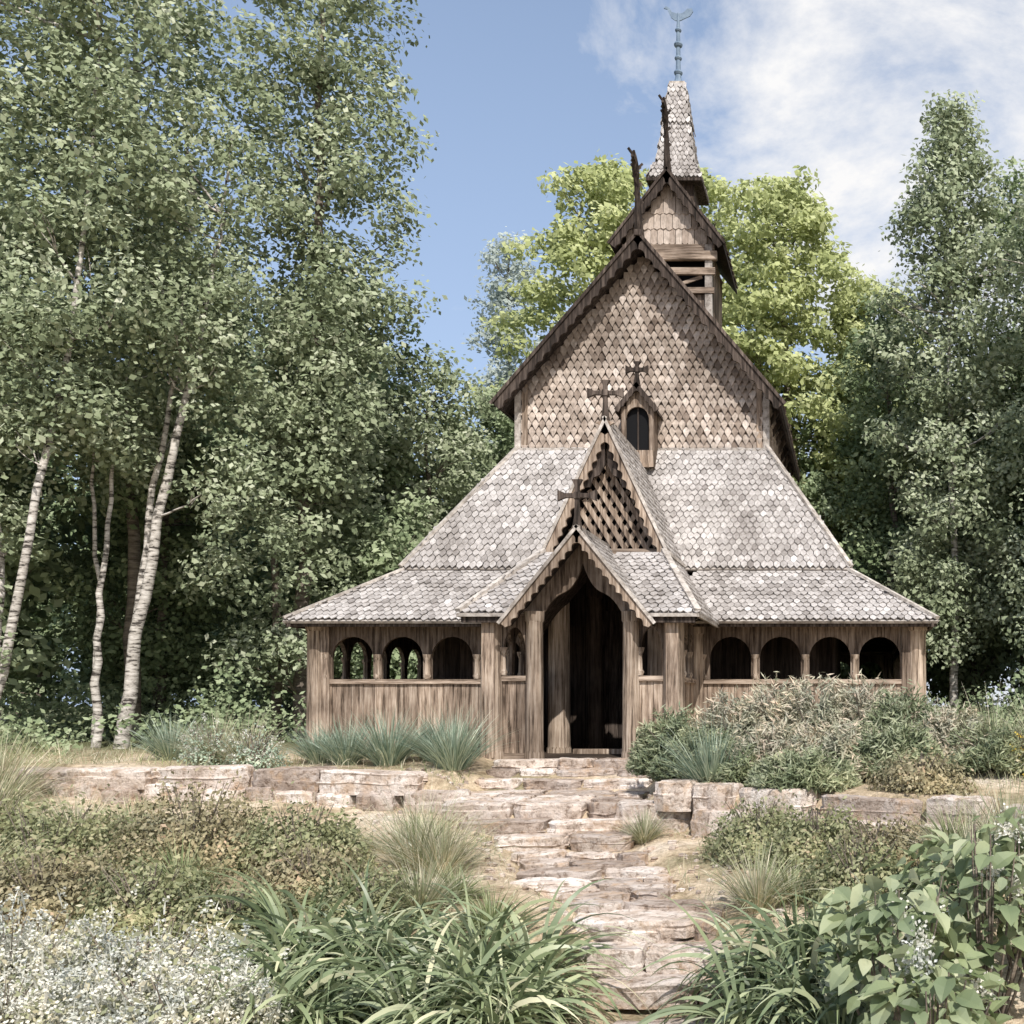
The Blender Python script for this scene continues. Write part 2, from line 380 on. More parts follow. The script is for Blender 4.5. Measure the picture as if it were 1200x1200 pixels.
WK=dict(w=.128,e=.135,ln=1.5,tip=.8,lift=.022,sig=.22)
wall.shingles((-hw,gy,5.38),(1,0,0),(0,0,1),[(0,0),(2*hw,0),(2*hw,6.45-5.38),(hw,8.98-5.38),(0,6.45-5.38)],**WK)
wall.shingles((hw,gy,5.38),(0,1,0),(0,0,1),[(0,0),(6.0,0),(6.0,1.1),(0,1.1)],**WK)
wall.shingles((-hw,8.24,5.38),(0,-1,0),(0,0,1),[(0,0),(6.0,0),(6.0,1.1),(0,1.1)],**WK)
wall.shingles((hw,8.26,5.38),(-1,0,0),(0,0,1),[(0,0),(2*hw,0),(2*hw,1.07),(hw,3.6),(0,1.07)],**WK)
for x in (-hw,hw): pale.box(x-.055,x+.055,gy-.06,gy+.08,5.42,6.62,.75)
for x in (-hw+.13,hw-.13): wood.box(x-.05,x+.05,gy-.045,gy-.01,5.42,6.7)
pale.box(-hw,hw,gy-.07,gy-.02,5.38,5.44,.4)
def barge(y,xa,za,xt,zt,w,th,amp,per,mb,r=None):
    A=np.array([xa,za]);B=np.array([xt,zt]);d=(B-A);L=np.linalg.norm(d);d/=L
    n=np.array([-d[1],d[0]]);  n=n if n[1]<0 else -n
    K=max(8,int(L/per*8)); r=random.random() if r is None else r
    for k in range(K):
        t0,t1=k/K*L,(k+1)/K*L
        def lo(t): return w-amp*abs(math.sin(math.pi*t/per))
        q=[A+d*t0,A+d*t1,A+d*t1+n*lo(t1),A+d*t0+n*lo(t0)]
        F_=[(p[0],y,p[1]) for p in q]; B_=[(p[0],y+th,p[1]) for p in q]
        mb.add(F_+B_,[(0,1,2,3),(7,6,5,4),(3,2,6,7),(1,0,4,5)],r)
def gable_roof(mb,y0,y1,xt,za,zt,th=0.1,shing=None,e=.12):
    for sx in (-1,1):
        P=[(0,y0,za),(sx*xt,y0,zt),(sx*xt,y0,zt-th),(0,y0,za-th*1.3)]
        mb.prism(P,(0,y1-y0,0),.4)
        if shing is not None:
            A=np.array((sx*xt,y0 if sx>0 else y1,zt+.03)); U=(0,1,0) if sx>0 else (0,-1,0)
            V=unit(np.array([-sx*xt,0,za-zt])); L=math.hypot(xt,za-zt)
            shing.shingles(A,U,V,[(0,0),(y1-y0,0),(y1-y0,L),(0,L)],e=e)
rd=MB()
gable_roof(dark,1.86,8.65,2.56,9.18,6.2,.1,rd)
for sx in (-1,1):
    barge(1.80,0,9.22,sx*2.62,6.16,.2,.05,.05,.22,dark,.55)
    barge(1.77,0,9.26,sx*2.66,6.16,.055,.03,0,1,dark,1.0)
    dark.beam((sx*2.54,1.86,6.2),(sx*2.54,8.65,6.2),.05,.16,r=.5)
    for y in np.arange(2.6,8.5,.75): dark.beam((sx*2.28,y,5.95),(sx*2.5,y,6.3),.08,.08)
dark.beam((0,1.75,9.2),(0,8.7,9.2),.12,.1)
# turret
ty0,ty1=5.1,7.3; th_=.86
for sx in (-1,1):
    boards(wood,lambda s,t,z:(sx*(th_-t),s,z),ty0+.05,ty1,8.2,10.45,.18)
    pale.box(sx*(th_-.02)-.075,sx*(th_-.02)+.075,ty0-.07,ty0+.08,8.3,10.35,.6)
    barge(4.83,0,11.83,sx*1.2,10.3,.2,.05,.04,.2,dark,.6)
    barge(4.80,0,11.87,sx*1.23,10.3,.05,.03,0,1,dark,1.0)
void.box(-.75,.75,ty0+.3,ty0+.34,8.2,10.2)
boards(wood,lambda s,t,z:(s,ty0+t,z),-th_+.05,th_-.05,8.2,9.33,.2)
boards(wood,lambda s,t,z:(s,ty0+t-.01,z),-th_+.05,.0,9.45,9.72,.2)
rail.box(-th_-.1,th_+.1,ty0-.09,ty0-.02,9.33,9.45,.9); rail.box(-th_-.12,th_+.12,ty0-.1,ty0-.02,9.72,9.86,1); rail.box(-th_-.16,th_+.16,ty0-.12,ty0-.02,10.02,10.2,.9); rail.box(-th_-.1,th_+.1,ty0-.06,ty0+.03,10.2,10.36,.5)
rail.beam((.05,ty0,9.48),(.7,ty0,9.7),.04,.07,r=.8)
wall.shingles((-.95,ty0-.02,10.36),(1,0,0),(0,0,1),[(0,0),(1.9,0),(.95,1.3)],w=.13,e=.32,ln=1.2,tip=.1)
gable_roof(dark,4.86,7.6,1.17,11.78,10.33,.08,rd)
boards(wood,lambda s,t,z:(s,ty1-t,z),-th_,th_,8.2,10.4,.18)
wood.prism([(-.9,ty1-.02,10.4),(.9,ty1-.02,10.4),(0,ty1-.02,11.6)],(0,.03,0))
# spire
sp=MB(); sy=6.35
inner.box(-.4,.4,sy-.4,sy+.4,11.2,12.2,.9)
def pyr(mb,h0,z0,h1,z1,w=.095,e=.105):
    cs0=[(-h0,sy-h0,z0),(h0,sy-h0,z0),(h0,sy+h0,z0),(-h0,sy+h0,z0)]; cs1=[(-h1,sy-h1,z1),(h1,sy-h1,z1),(h1,sy+h1,z1),(-h1,sy+h1,z1)]
    for i in range(4):
        A,B,C,D=[np.array(q) for q in (cs0[i],cs0[(i+1)%4],cs1[(i+1)%4],cs1[i])]
        U=unit(B-A); v=(D-A)-U*((D-A)@U); V=unit(v)
        mb.shingles(A,U,V,[((q-A)@U,(q-A)@V) for q in (A,B,C,D)],w=w,e=e)
pyr(sp,.58,12.1,.42,12.5); pyr(sp,.42,12.45,.27,13.45); pyr(sp,.31,13.42,.15,14.38)
dark.box(-.6,.6,sy-.6,sy+.6,12.03,12.09,.8)
pale.box(-.17,.17,sy-.17,sy+.17,14.35,14.41,.9)
me_=MB()
me_.tube([(0,sy,14.4),(0,sy,14.55),(0,sy,14.8),(0,sy,15.7),(0,sy,16.0)],[.13,.07,.055,.04,.02],10)
for z,r in ((14.68,.1),(15.0,.085),(15.3,.1),(15.62,.075)):
    me_.tube([(0,sy,z-r*.7),(0,sy,z-r*.4),(0,sy,z),(0,sy,z+r*.4),(0,sy,z+r*.7)],[.02,r*.8,r,r*.8,.02],10)
rooster=[(-.27,16.2),(-.2,16.16),(-.14,16.07),(0,16.03),(.1,16.05),(.2,16.14),(.3,16.15),(.33,16.08),(.26,15.98),(.15,15.93),(.05,15.88),(-.06,15.88),(-.15,15.94),(-.2,16.04),(-.24,16.13),(-.32,16.15)]
me_.prism([(x,sy-.012,z-.05) for x,z in rooster],(0,.024,0))
def dragon(y,z,h):
    pts=[(0,y+.12,z-.1),(0,y-.05,z+.15*h),(0,y-.02,z+.42*h),(0,y-.16,z+.66*h),(0,y-.3,z+.86*h),(0,y-.42,z+h)]
    P=smoothpath(pts,12); dark.tube(P,[.1,.09,.075,.07,.06,.055,.05,.055,.07,.06,.045,.02],8,.5)
    for k in range(1,10):
        dark.beam(P[k],P[k]+np.array([.07*(-1)**k,.06,.09]),.03,.06,r=.5)
    dark.beam(P[9],P[9]+np.array([0,-.24,.02]),.05,.045,r=.5); dark.beam(P[8],P[8]+np.array([.1,.1,.16]),.03,.04); dark.beam(P[8],P[8]+np.array([-.1,.1,.16]),.03,.04)
    dark.beam(P[10],P[10]+np.array([-.09,-.1,.1]),.03,.04)
dragon(1.85,9.25,1.25); dragon(4.9,11.82,1.3)
def cross(x,y,z,h,w,mb=dark):
    zc=z+h*.66; t=.035
    def arm(dx,dz,L):
        nx,nz=-dz,dx; P=[]
        for a,b in ((0,-.03),(L*.6,-.03),(L,-.075),(L,.075),(L*.6,.03),(0,.03)):
            P.append((x+dx*a+nx*b,y-t,zc+dz*a+nz*b))
        mb.prism(P,(0,2*t,0),.9)
    arm(1,0,w/2); arm(-1,0,w/2); arm(0,1,h*.34)
    mb.prism([(x-.07,y-t+.002,z-.05),(x+.07,y-t+.002,z-.05),(x+.035,y-t+.002,z+.15),(x+.028,y-t+.002,zc),(x-.028,y-t+.002,zc),(x-.035,y-t+.002,z+.15)],(0,2*t-.004,0),.9)
    mb.box(x-.045,x+.045,y-t-.012,y+t+.012,zc-.045,zc+.045,1)
# dormer
dy=1.75
for sx in (-1,1):
    wood.box(sx*.25-.04,sx*.25+.04,dy,2.2,5.0,6.08); barge(dy-.09,0,6.5,sx*.4,6.02,.1,.04,.02,.12,dark,.9)
void.box(-.21,.21,dy+.1,dy+.14,5.2,6.3,.1)
wood.box(-.29,.29,dy-.003,dy+.08,5.0,5.3,.5)
pr=None
for k in range(13):
    an=math.pi*(1-k/12); q=(.2*math.cos(an),5.88+.2*math.sin(an))
    if pr:
        tp=lambda x:6.42-1.1*abs(x)
        wood.prism([(pr[0],dy+.01,pr[1]),(q[0],dy+.01,q[1]),(q[0],dy+.01,tp(q[0])),(pr[0],dy+.01,tp(pr[0]))],(0,.05,0),.3)
    pr=q
gable_roof(dark,dy-.07,2.3,.38,6.46,6.0,.05,None)
dark.box(-.012,.012,dy+.07,dy+.095,5.3,6.1,.4); cross(0,dy-.03,6.45,.42,.4)
# mid gable
my=-.75
mz,mt,mx=5.14,3.05,.97
gable_roof(dark,my,2.1,mx,mz,mt,.07,None)
for sx in (-1,1):
    A=np.array((sx*mx,my if sx>0 else 2.1,mt+.03)); L=math.hypot(mx,mz-mt)
    roof.shingles(A,(0,1,0) if sx>0 else (0,-1,0),unit(np.array([-sx*mx,0,mz-mt])),[(0,0),(2.85,0),(2.85,L),(0,L)])
    barge(my-.06,0,mz+.06,sx*(mx+.04),mt-.04,.16,.05,.05,.16,wood,.7)
    barge(my-.09,0,mz+.1,sx*(mx+.08),mt-.04,.045,.03,0,1,pale,.6)
    pale.beam((sx*(mx+.01),my-.02,mt+.05),(sx*(mx+.01),1.0,mt+.05),.08,.05,r=.6)
pale.beam((0,my-.05,mz+.05),(0,2.0,mz+.05),.1,.06,r=.4)
void.prism([(-.86,my+.34,3.05),(.86,my+.34,3.05),(0,my+.34,4.95)],(0,.04,0),.1)
def inx(z): return max(0,(4.86-z)/(mz-mt)*mx*1.0)
for k in range(-9,12):
    for sx in (-1,1):
        z0=3.1+k*.27; pts=[]
        for z in np.linspace(3.15,4.86,60):
            x=sx*(z-z0)*.62
            if abs(x)<=inx(z): pts.append((x,z))
        if len(pts)>2:
            p,q=pts[0],pts[-1]; wood.beam((p[0],my+.22+.025*sx,p[1]),(q[0],my+.22+.025*sx,q[1]),.075,.022,up=(0,1,0),r=.6)
rail.box(-.95,.95,my+.1,my+.24,3.02,3.2,.6)
for sx in (-1,1):
    dark.prism([(sx*.02,my+.02,4.9),(sx*.36,my+.02,4.15),(sx*.25,my+.02,4.15),(sx*.2,my+.02,4.3),(sx*.1,my+.02,4.34),(sx*.02,my+.02,4.5)],(0,.05,0),.8)
cross(0,my-.03,mz+.08,.58,.56)
# porch
py=-2.2
for x,r in [(-1.3,.155),(-.69,.125),(.69,.125),(1.3,.155)]: post(x,py,r,0,2.08)
for x in (-1.3,1.3):
    post(x,-.05,.13,0,2.05)
    wood.box(x-.09,x+.09,py-.17,py-.145,0,2.02,.8)
for x in (-.78,.78): post(x,-.55,.17,0,2.9)
for x in (-.5,.5): post(x,.7,.12,0,2.7,inner)
arcade(lambda s,t,z:(s,py+t,z),-1.15,-.8,[-.975],a=.155); arcade(lambda s,t,z:(s,py+t,z),.8,1.15,[.975],a=.155)
for sx in (-1,1): arcade(lambda s,t,z:(sx*(1.3-t),s,z),py+.14,-.16,[-1.7,-1.1,-.5],a=.24)
def og(x):
    t=min(1,abs(x)/.56); return 2.78-.72*(t**.75)+.06*math.sin(t*math.pi*2)*-1
def gl(x): return 3.12-1.22*abs(x)
xs=np.linspace(-.6,.6,41)
for a,b in zip(xs[:-1],xs[1:]):
    lo0,lo1=og(a),og(b); V=[(a,py,lo0),(b,py,lo1),(b,py,max(gl(b),lo1+.02)),(a,py,max(gl(a),lo0+.02))]
    wood.prism(V,(0,.06,0),.3)
for sx in (-1,1):
    wood.prism([(sx*.58,py+.005,2.0),(sx*.92,py+.005,2.0),(sx*.58,py+.005,2.42)],(0,.05,0),.2)
    barge(-2.56,0,3.23,sx*1.08,1.9,.15,.05,.045,.15,wood,.6)
    barge(-2.59,0,3.27,sx*1.11,1.9,.045,.03,0,1,pale,.6)
    dark.beam((sx*.03,-2.5,3.08),(sx*1.0,-2.5,1.88),.04,.1,up=(0,1,0))
gable_roof(dark,-2.53,-.6,1.02,3.17,1.93,.06,None)
for sx in (-1,1):
    A=np.array((sx*1.02,-2.53 if sx>0 else -.6,1.96)); L=math.hypot(1.02,1.24)
    roof.shingles(A,(0,1,0) if sx>0 else (0,-1,0),unit(np.array([-sx*1.02,0,1.24])),[(0,0),(1.93,0),(1.93,L),(0,L)])
pale.beam((0,-2.57,3.22),(0,-.7,3.22),.1,.06,r=.4)
cross(0,-2.52,3.24,.66,.54)
for sx in (-1,1):
    A=np.array((.955,-2.5,2.03));B=np.array((1.68,-2.5,2.03));C=np.array((.93,-.9,3.1));D=np.array((.09,-.9,3.1))
    pts=[A,B,C,D]
    if sx<0: pts=[p*np.array([-1,1,1]) for p in (B,A,D,C)]
    O=pts[0];U=unit(pts[1]-pts[0]); V=unit(np.array([0,1.6,1.07]))
    roof.shingles(O,U,V,[((q-O)@U,(q-O)@V) for q in pts])
    a=np.array((sx*1.68,-2.5,2.03));b=np.array((sx*1.68,-.2,2.03));c=np.array((sx*.93,.9,3.1));d=np.array((sx*.93,-.9,3.1))
    if sx>0: O,U,Q=a,np.array((0,1.,0)),(a,b,c,d)
    else: O,U,Q=b,np.array((0,-1.,0)),(b,a,d,c)
    V=unit(np.array([-sx*.75,0,1.07])); roof.shingles(O,U,V,[((q-O)@U,(q-O)@V) for q in Q])
    pale.beam(a+[0,0,.045],d+[0,0,.045],.09,.05,r=.6); pale.beam(a+[0,0,-.02],b+[0,0,-.02],.04,.05,r=.3)
    pale.beam((sx*.96,-2.51,2.01),(sx*1.68,-2.51,2.01),.04,.05,r=.3); dark.beam((sx*.96,-2.46,1.95),(sx*1.64,-2.46,1.95),.05,.09)
    dark.add([a-[0,0,.05],b-[0,0,.05],c-[0,0,.05],d-[0,0,.05]],[(0,1,2,3)])
fin(wood,'plank_walls',M['wood']); fin(rail,'rails',M['wood_h']); fin(posts,'posts',M['post'],True)
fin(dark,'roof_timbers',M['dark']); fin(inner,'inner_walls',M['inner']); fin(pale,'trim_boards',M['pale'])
fin(roof,'roof_shingles',M['roof']); fin(wall,'gable_shingles',M['wallsh']); fin(rd,'upper_roof_shingles',M['roofdark'])
fin(sp,'spire_shingles',M['roof']); fin(me_,'weather_vane',M['metal']); fin(void,'dark_interior_panels',M['void'])  # void panels: interior darkness painted on flat sheets

# ------------------------------------------------------------------ terrain
def yW(x): return np.interp(x,[-12,-7,-2,0.3,2,5,8,14],[-3.0,-3.3,-4.2,-4.7,-5.2,-6.8,-7.5,-8])
def zl(y): return np.interp(y,[-60,-18,-14,-10.2,-9.6,-8.6,-6,-4.5,-3],[-2.2,-1.8,-1.7,-1.5,-1.38,-1.0,-.74,-.52,-.42])
def lft(x): return np.interp(x,[2,5],[0,.2])
def topz(x): return np.interp(x,[-7,0,2,5,9],[-.1,-.12,-.2,-.24,-.3])
PC_y=[-14,-12.9,-10.4,-9.4,-8.6,-7.4,-5.9,-5.0,-3.9,-2.5]
PC_x=[3.5,3.2,2.72,2.45,2.15,1.38,.75,.4,.1,.1]; PC_w=[.55,.55,.52,.5,.52,.65,.7,.9,1.1,1.08]
def pathx(y): return np.interp(y,PC_y,PC_x)
def pathw(y): return np.interp(y,PC_y,PC_w)
def pathz(y): return np.interp(y,[-14,-10.2,-9.45,-8.9,-5.7,-5.5,-5.05,-4.95,-3.85,-3.75,-3.1,-2.6],[-1.7,-1.5,-1.5,-1.02,-.73,-.58,-.56,-.42,-.4,-.36,-.1,-.05])
def hnoise(x,y): return .03*np.sin(x*1.7+1.3*np.sin(y*.9))+.025*np.sin(y*2.3+x*.8+2)+.012*np.sin(x*5.1+y*4.3)
def gz(x,y):
    x=np.asarray(x,float);y=np.asarray(y,float)
    u=y-yW(x); t=topz(x)
    up=t+(0-t)*np.clip(u/2.3,0,1)
    lo=zl(y)+lft(x)
    z=np.where(u>0.05,up,np.where(u<-.1,lo,lo+(up-lo)*np.clip((u+.1)/.15,0,1)))
    n=hnoise(x,y)*np.where((np.abs(x)<5.4)&(y>-1.5)&(y<12),0,1)
    z=z+n
    m=np.clip(1.6-np.abs(x-pathx(y))/np.maximum(pathw(y),.1)*1.15,0,1)*np.where(y<-2.3,1,0)
    m=np.clip(m*2,0,1)
    z=z+(pathz(y)-.09-z)*m
    z=np.where((np.abs(x)<5.2)&(y>-2.3)&(y<11),np.minimum(z,-.04),z)
    return z
gx=np.unique(np.concatenate([np.linspace(-400,-40,13),np.linspace(-40,-12,15),np.arange(-12,12,.14),np.linspace(12,40,15),np.linspace(40,400,13)]))
gyy=np.unique(np.concatenate([np.linspace(-200,-22,10),np.arange(-18,-1,.11),np.linspace(-1,14,25),np.linspace(14,60,20),np.linspace(60,500,14)]))
XX,YY=np.meshgrid(gx,gyy); ZZ=gz(XX,YY)
V=np.stack([XX,YY,ZZ],-1).reshape(-1,3); nx=len(gx);ny=len(gyy)
i,j=np.meshgrid(np.arange(nx-1),np.arange(ny-1)); b=(j*nx+i).ravel()
F=np.stack([b,b+1,b+nx+1,b+nx],1)
put('ground',mesh_from('ground',[(V,F,.5,0)],[M['ground']],(0,)))

def rock(cx,cy,z0,z1,sx,sy,rot=0,sq=3.5,jit=.1,n=16,rough=.014):
    P=[]
    for k in range(n):
        a=2*math.pi*k/n; c,s=math.cos(a),math.sin(a)
        rr=(abs(c)**sq+abs(s)**sq)**(-1/sq)*(1+random.uniform(-jit,jit)); P.append((c*rr*sx/2,s*rr*sy/2))
    cr,sr=math.cos(rot),math.sin(rot); V=[]
    h=z1-z0; tilt=(random.uniform(-.03,.03),random.uniform(-.04,.04)); led=random.uniform(.35,.65)
    for zf,sc in ((0,.95),(led-.06,.99),(led,1.0),(led+.03,.955),(.86,.97),(.95,.95),(1.0,.88)):
        o=random.uniform(-.01,.01)
        for x,y in P:
            q=sc*(1+random.uniform(-.025,.025)); X,Y=x*q,y*q+o
            V.append((cx+X*cr-Y*sr,cy+X*sr+Y*cr,z0+h*zf+(X*tilt[0]+Y*tilt[1] if zf>.5 else 0)+random.uniform(-rough,rough)*(zf>0.1)))
    F=[]
    R_=6
    for r_ in range(R_):
        for k in range(n): F.append((r_*n+k,r_*n+(k+1)%n,(r_+1)*n+(k+1)%n,(r_+1)*n+k))
    rv=random.random(); V=np.array(V)
    top=V[R_*n:]; c=top.mean(0)+[0,0,random.uniform(0,.012)]
    return [(V,np.array(F),rv,0),(np.concatenate([top,[c]]),np.array([(k,(k+1)%n,n) for k in range(n)]),rv,0)]
parts=[]
def wallrow(zlo,zhi,x0,x1,lmin,lmax,off):
    x=x0
    while x<x1:
        l=random.uniform(lmin,lmax); xc=x+l/2; yc=float(yW(xc))
        if abs(xc-pathx(yc))>pathw(yc)+.25:
            ang=math.atan2(float(yW(xc+.1)-yW(xc-.1)),.2)
            base=float(zl(yc)+lft(xc)); top=float(topz(xc))
            z0=base+(top-base)*zlo-.03; z1=base+(top-base)*zhi+random.uniform(-.03,.045)
            parts.extend(rock(xc,yc-.05+off+random.uniform(-.08,.08),z0,z1,l*.98,random.uniform(.4,.6),ang+random.uniform(-.08,.08),5,.08,20))
        x+=l*1.0+.015
wallrow(-.25,.45,-7.2,9,.35,1.0,-.05); wallrow(.45,1.08,-7.15,9,.45,1.35,.03)
put('retaining_wall',mesh_from('retaining_wall',parts,[M['stone']]))
parts=[]
def steprow(y,z1,th,depth,x0,x1,lmin=.4,lmax=1.0,j=.03):
    x=x0
    while x<x1-.12:
        l=min(random.uniform(lmin,lmax),x1-x)
        if x1-x-l<.2: l=x1-x
        parts.extend(rock(x+l/2,y+depth/2+random.uniform(-j,j),z1-th,z1+random.uniform(-.015,.012),l*1.0,depth*1.1,random.uniform(-.05,.05),5.5,.06,20)); x+=l+.006
steprow(-2.85,0.0,.16,.6,-1.1,1.2); steprow(-3.15,-.12,.16,.5,-1.1,1.2); steprow(-3.5,-.24,.16,.5,-1.12,1.25)
for yy in (-3.85,-4.3,-4.75): steprow(yy,-.37,.14,.46,-1.1,1.25)
steprow(-5.1,-.4,.2,.5,-1.0,1.5,.6,1.2); steprow(-5.6,-.55,.2,.55,-.6,1.5,.5,1.1); steprow(-6.0,-.68,.16,.5,-.1,1.45,.5,.9)
steprow(-9.0,-1.0,.2,.5,1.55,2.75,.5,1.0); steprow(-9.3,-1.17,.2,.42,1.7,2.85,.45,.9); steprow(-9.62,-1.34,.2,.42,1.85,2.98,.6,1.1)
put('stone_steps',mesh_from('stone_steps',parts,[M['stone']]))
parts=[]
def pathstones(y0,y1):
    y=y0
    while y>y1:
        w=float(pathw(y)); xc=float(pathx(y)); x=xc-w+random.uniform(-.12,.12); row=random.uniform(.26,.46)
        while x<xc+w-.1:
            l=random.uniform(.3,.85); l=min(l,xc+w-x+.12)
            xx=x+l/2; yy=y-row/2+random.uniform(-.08,.08); z=float(pathz(yy))
            parts.extend(rock(xx,yy,z-.12,z+random.uniform(-.02,.05),l*1.0,row*1.04,random.uniform(-.25,.25),3.0,.14,14)); x+=l+.015
        y-=row*.97
pathstones(-6.35,-8.85); pathstones(-9.95,-14)
put('stone_path',mesh_from('stone_path',parts,[M['stone']]))

# ------------------------------------------------------------------ trees
def clump_leaves(C,rad,dens,size,mi,flat=.7,rjit=.5):
    cr=RNG.random(len(C))
    n=np.maximum(8,(dens*rad**2).astype(int)); idx=np.repeat(np.arange(len(C)),n); N=len(idx)
    d=unit(RNG.normal(size=(N,3))); rr=RNG.random(N)**.45
    P=C[idx]+d*(rad[idx]*rr)[:,None]*np.array([1,1,flat])
    P+=RNG.normal(size=P.shape)*.08
    nm=d*.55+np.array([.12,-.5,.55])+RNG.normal(size=(N,3))*.55
    s=size*RNG.uniform(.5,1.4,N)
    r=np.clip(cr[idx]*rjit+RNG.random(N)*(1-rjit)+(d[:,2]*.12),0,1)
    return leafq(P,nm,s,s*.66,r,mi)
def make_tree(name,base,stems,clumps,dens,size,lmat,bmat,limbs=30,flat=.7,parent=None):
    base=np.array(base,float); parts=[]
    allp=[]
    for pts,r0,r1 in stems:
        P=smoothpath(pts,18,.03); parts.append(tube(P,np.linspace(r0,r1,18),9,.5,0)); allp.append(P)
    AP=np.concatenate(allp); C=clumps[:,:3]; rad=clumps[:,3]
    sel=RNG.permutation(len(C))[:limbs]
    for k in sel:
        c=C[k]; low=AP[AP[:,2]<c[2]-.3]
        if len(low)==0: continue
        q=low[np.argmin(((low-c)**2).sum(1))]
        m=(q+c)/2+np.array([0,0,-.1])+RNG.normal(size=3)*.12
        L=np.linalg.norm(c-q); P=smoothpath([q,m,c],7,.02); parts.append(tube(P,np.linspace(.012+.009*L,.008,7),5,.5,0))
        for _ in range(2):
            e=c+unit(RNG.normal(size=3))*rad[k]*.7; P=smoothpath([m,(m+e)/2+RNG.normal(size=3)*.08,e],5); parts.append(tube(P,np.linspace(.012,.004,5),4,.5,0))
    parts.append(clump_leaves(C,rad,dens,size,1,flat))
    me=mesh_from(name,parts,[bmat,lmat],(0,))
    co=np.empty(len(me.vertices)*3,np.float32); me.vertices.foreach_get('co',co); co=co.reshape(-1,3)-base.astype(np.float32); me.vertices.foreach_set('co',co.ravel())
    return put(name,me,tuple(base),parent)
def env(cx,cy,z0,z1,rf,n,rmin=.4,rmax=.8,lean=(0,0)):
    t=RNG.random(n)**.9; z=z0+(z1-z0)*t; R_=np.array([rf(q) for q in t]); a=RNG.random(n)*2*np.pi; q=RNG.random(n)**.55
    R_=R_*(.78+.32*np.sin(a*3+z*1.1)*np.sin(z*1.7+a))
    return np.stack([cx+lean[0]*t+np.cos(a)*R_*q,cy+lean[1]*t+np.sin(a)*R_*q,z,RNG.uniform(rmin,rmax,n)*(1-.3*t)],1)
cyl=lambda r:(lambda t: r*min(1,.6+1.8*t)*(1 if t<.75 else 1-.5*((t-.75)/.25)**1.6))
LB,LD=M['lf_birch'],M['lf_dark']
b=(-10.6,.4,-.05)
make_tree('birch_tree',b,[([b,(-10.2,.5,2.2),(-9.7,.6,5),(-9.4,.9,8),(-9.2,1.2,12),(-9.2,1.2,15)],.085,.015),
    ([(-10.7,.6,0),(-10.7,.9,3),(-11.1,1,6),(-11.4,1,10)],.1,.03)],
    np.concatenate([env(-9.5,.9,5.0,17.5,cyl(1.75),300,.4,.72),env(-11.2,1.0,3.4,16,cyl(1.8),190,.42,.72),env(-10.9,.2,1.0,5.4,cyl(1.1),44,.25,.5)]),400,.115,LB,M['birch'],26)
b=(-11.0,4.8,0)
make_tree('aspen_tree',b,[([b,(-11,4.8,6),(-10.9,4.8,18)],.16,.02)],env(-10.9,4.8,5,20,cyl(2.3),240,.5,.85),330,.135,LB,M['bark'],24)
b=(-9.45,2.1,-.05)
make_tree('birch_tree',b,[([b,(-9.25,2.1,1.6),(-8.85,2.1,4),(-8.2,2.2,6.6),(-7.85,2.3,9.0),(-7.8,2.4,9.8)],.13,.012),
    ([(-9.5,2.2,-.05),(-9.3,2.3,2.2),(-9.05,2.3,4.4),(-8.5,2.3,7),(-8.4,2.3,8.6)],.105,.012),
    ([(-9.85,2.0,-.05),(-9.8,2.0,2.2),(-9.65,2.1,4.6),(-9.3,2.1,7)],.08,.012),
    ([(-10.0,2.2,-.05),(-10.0,2.3,2.4),(-10.05,2.2,5),(-10,2.2,7)],.06,.012)],
    np.concatenate([env(-8.2,2.1,6.6,11.6,cyl(1.4),120,.35,.62),env(-9.6,2.4,5.0,8.8,cyl(1.2),60,.3,.55),env(-7.5,2.4,3.6,7.0,cyl(1.0),36,.3,.55)]),450,.105,LB,M['birch'],22)
b=(-7.6,5.0,-.05)
make_tree('aspen_tree',b,[([b,(-7.6,5,4),(-7.3,5,9),(-7.2,5,14),(-7.2,5,17.5)],.17,.02),([(-8.2,5.2,0),(-8.3,5.2,4),(-8.0,5.2,9)],.11,.03)],
    np.concatenate([env(-7.2,5,5.0,19,cyl(2.0),450,.42,.75),env(-7.8,4.6,1.4,7,cyl(1.9),110,.4,.75)]),360,.125,LB,M['bark'],26)
b=(6.4,9.1,0)
make_tree('aspen_tree',b,[([b,(6.35,9.1,4),(6.2,9.1,9),(6.2,9.1,13.5)],.12,.02)],
    env(6.3,9.1,2.0,15.4,lambda t:2.3*min(1,.6+1.2*t)*(1 if t<.5 else 1-.75*((t-.5)/.5)**1.9),450,.42,.75),350,.13,LB,M['birch'],22)
b=(9.0,6.0,0)
make_tree('birch_tree',b,[([b,(8.9,6.1,4),(9.0,6.2,9),(8.9,6.2,11.5)],.13,.02)],env(8.9,6.1,1.2,13.8,cyl(2.0),320,.42,.75),350,.12,LB,M['birch'],24)
b=(8.3,10.6,0)
make_tree('aspen_tree',b,[([b,(8.3,10.6,6),(8.3,10.6,13)],.14,.02)],env(8.3,10.6,4,14.4,cyl(1.8),220,.45,.8),330,.14,LD,M['bark'],20)
b=(4.9,12,0)
make_tree('aspen_tree',b,[([b,(4.9,12,6),(4.8,12,11)],.15,.03)],env(4.9,12,2,11.6,cyl(1.8),160,.45,.8),340,.14,LD,M['bark'],20)
for (x,y,h,r,mt_) in ((-6.7,9.3,9.4,1.8,LB),(-4.9,11.8,9.6,1.8,M['lf_far']),(-8.6,9.0,11,1.9,LD),(-11.5,6.5,12.5,2.2,LD),(-5.9,12.9,9.3,1.7,LB),(-6.3,6.6,5.2,1.4,M['lf_far'])):
    b=(x,y,0); make_tree('maple_tree',b,[([b,(x+.1,y,h*.4),(x,y,h*.9)],.12,.03)],env(x,y,.7,h,cyl(r),int(h*19),.45,.8),330,.14,mt_,M['bark'],20)
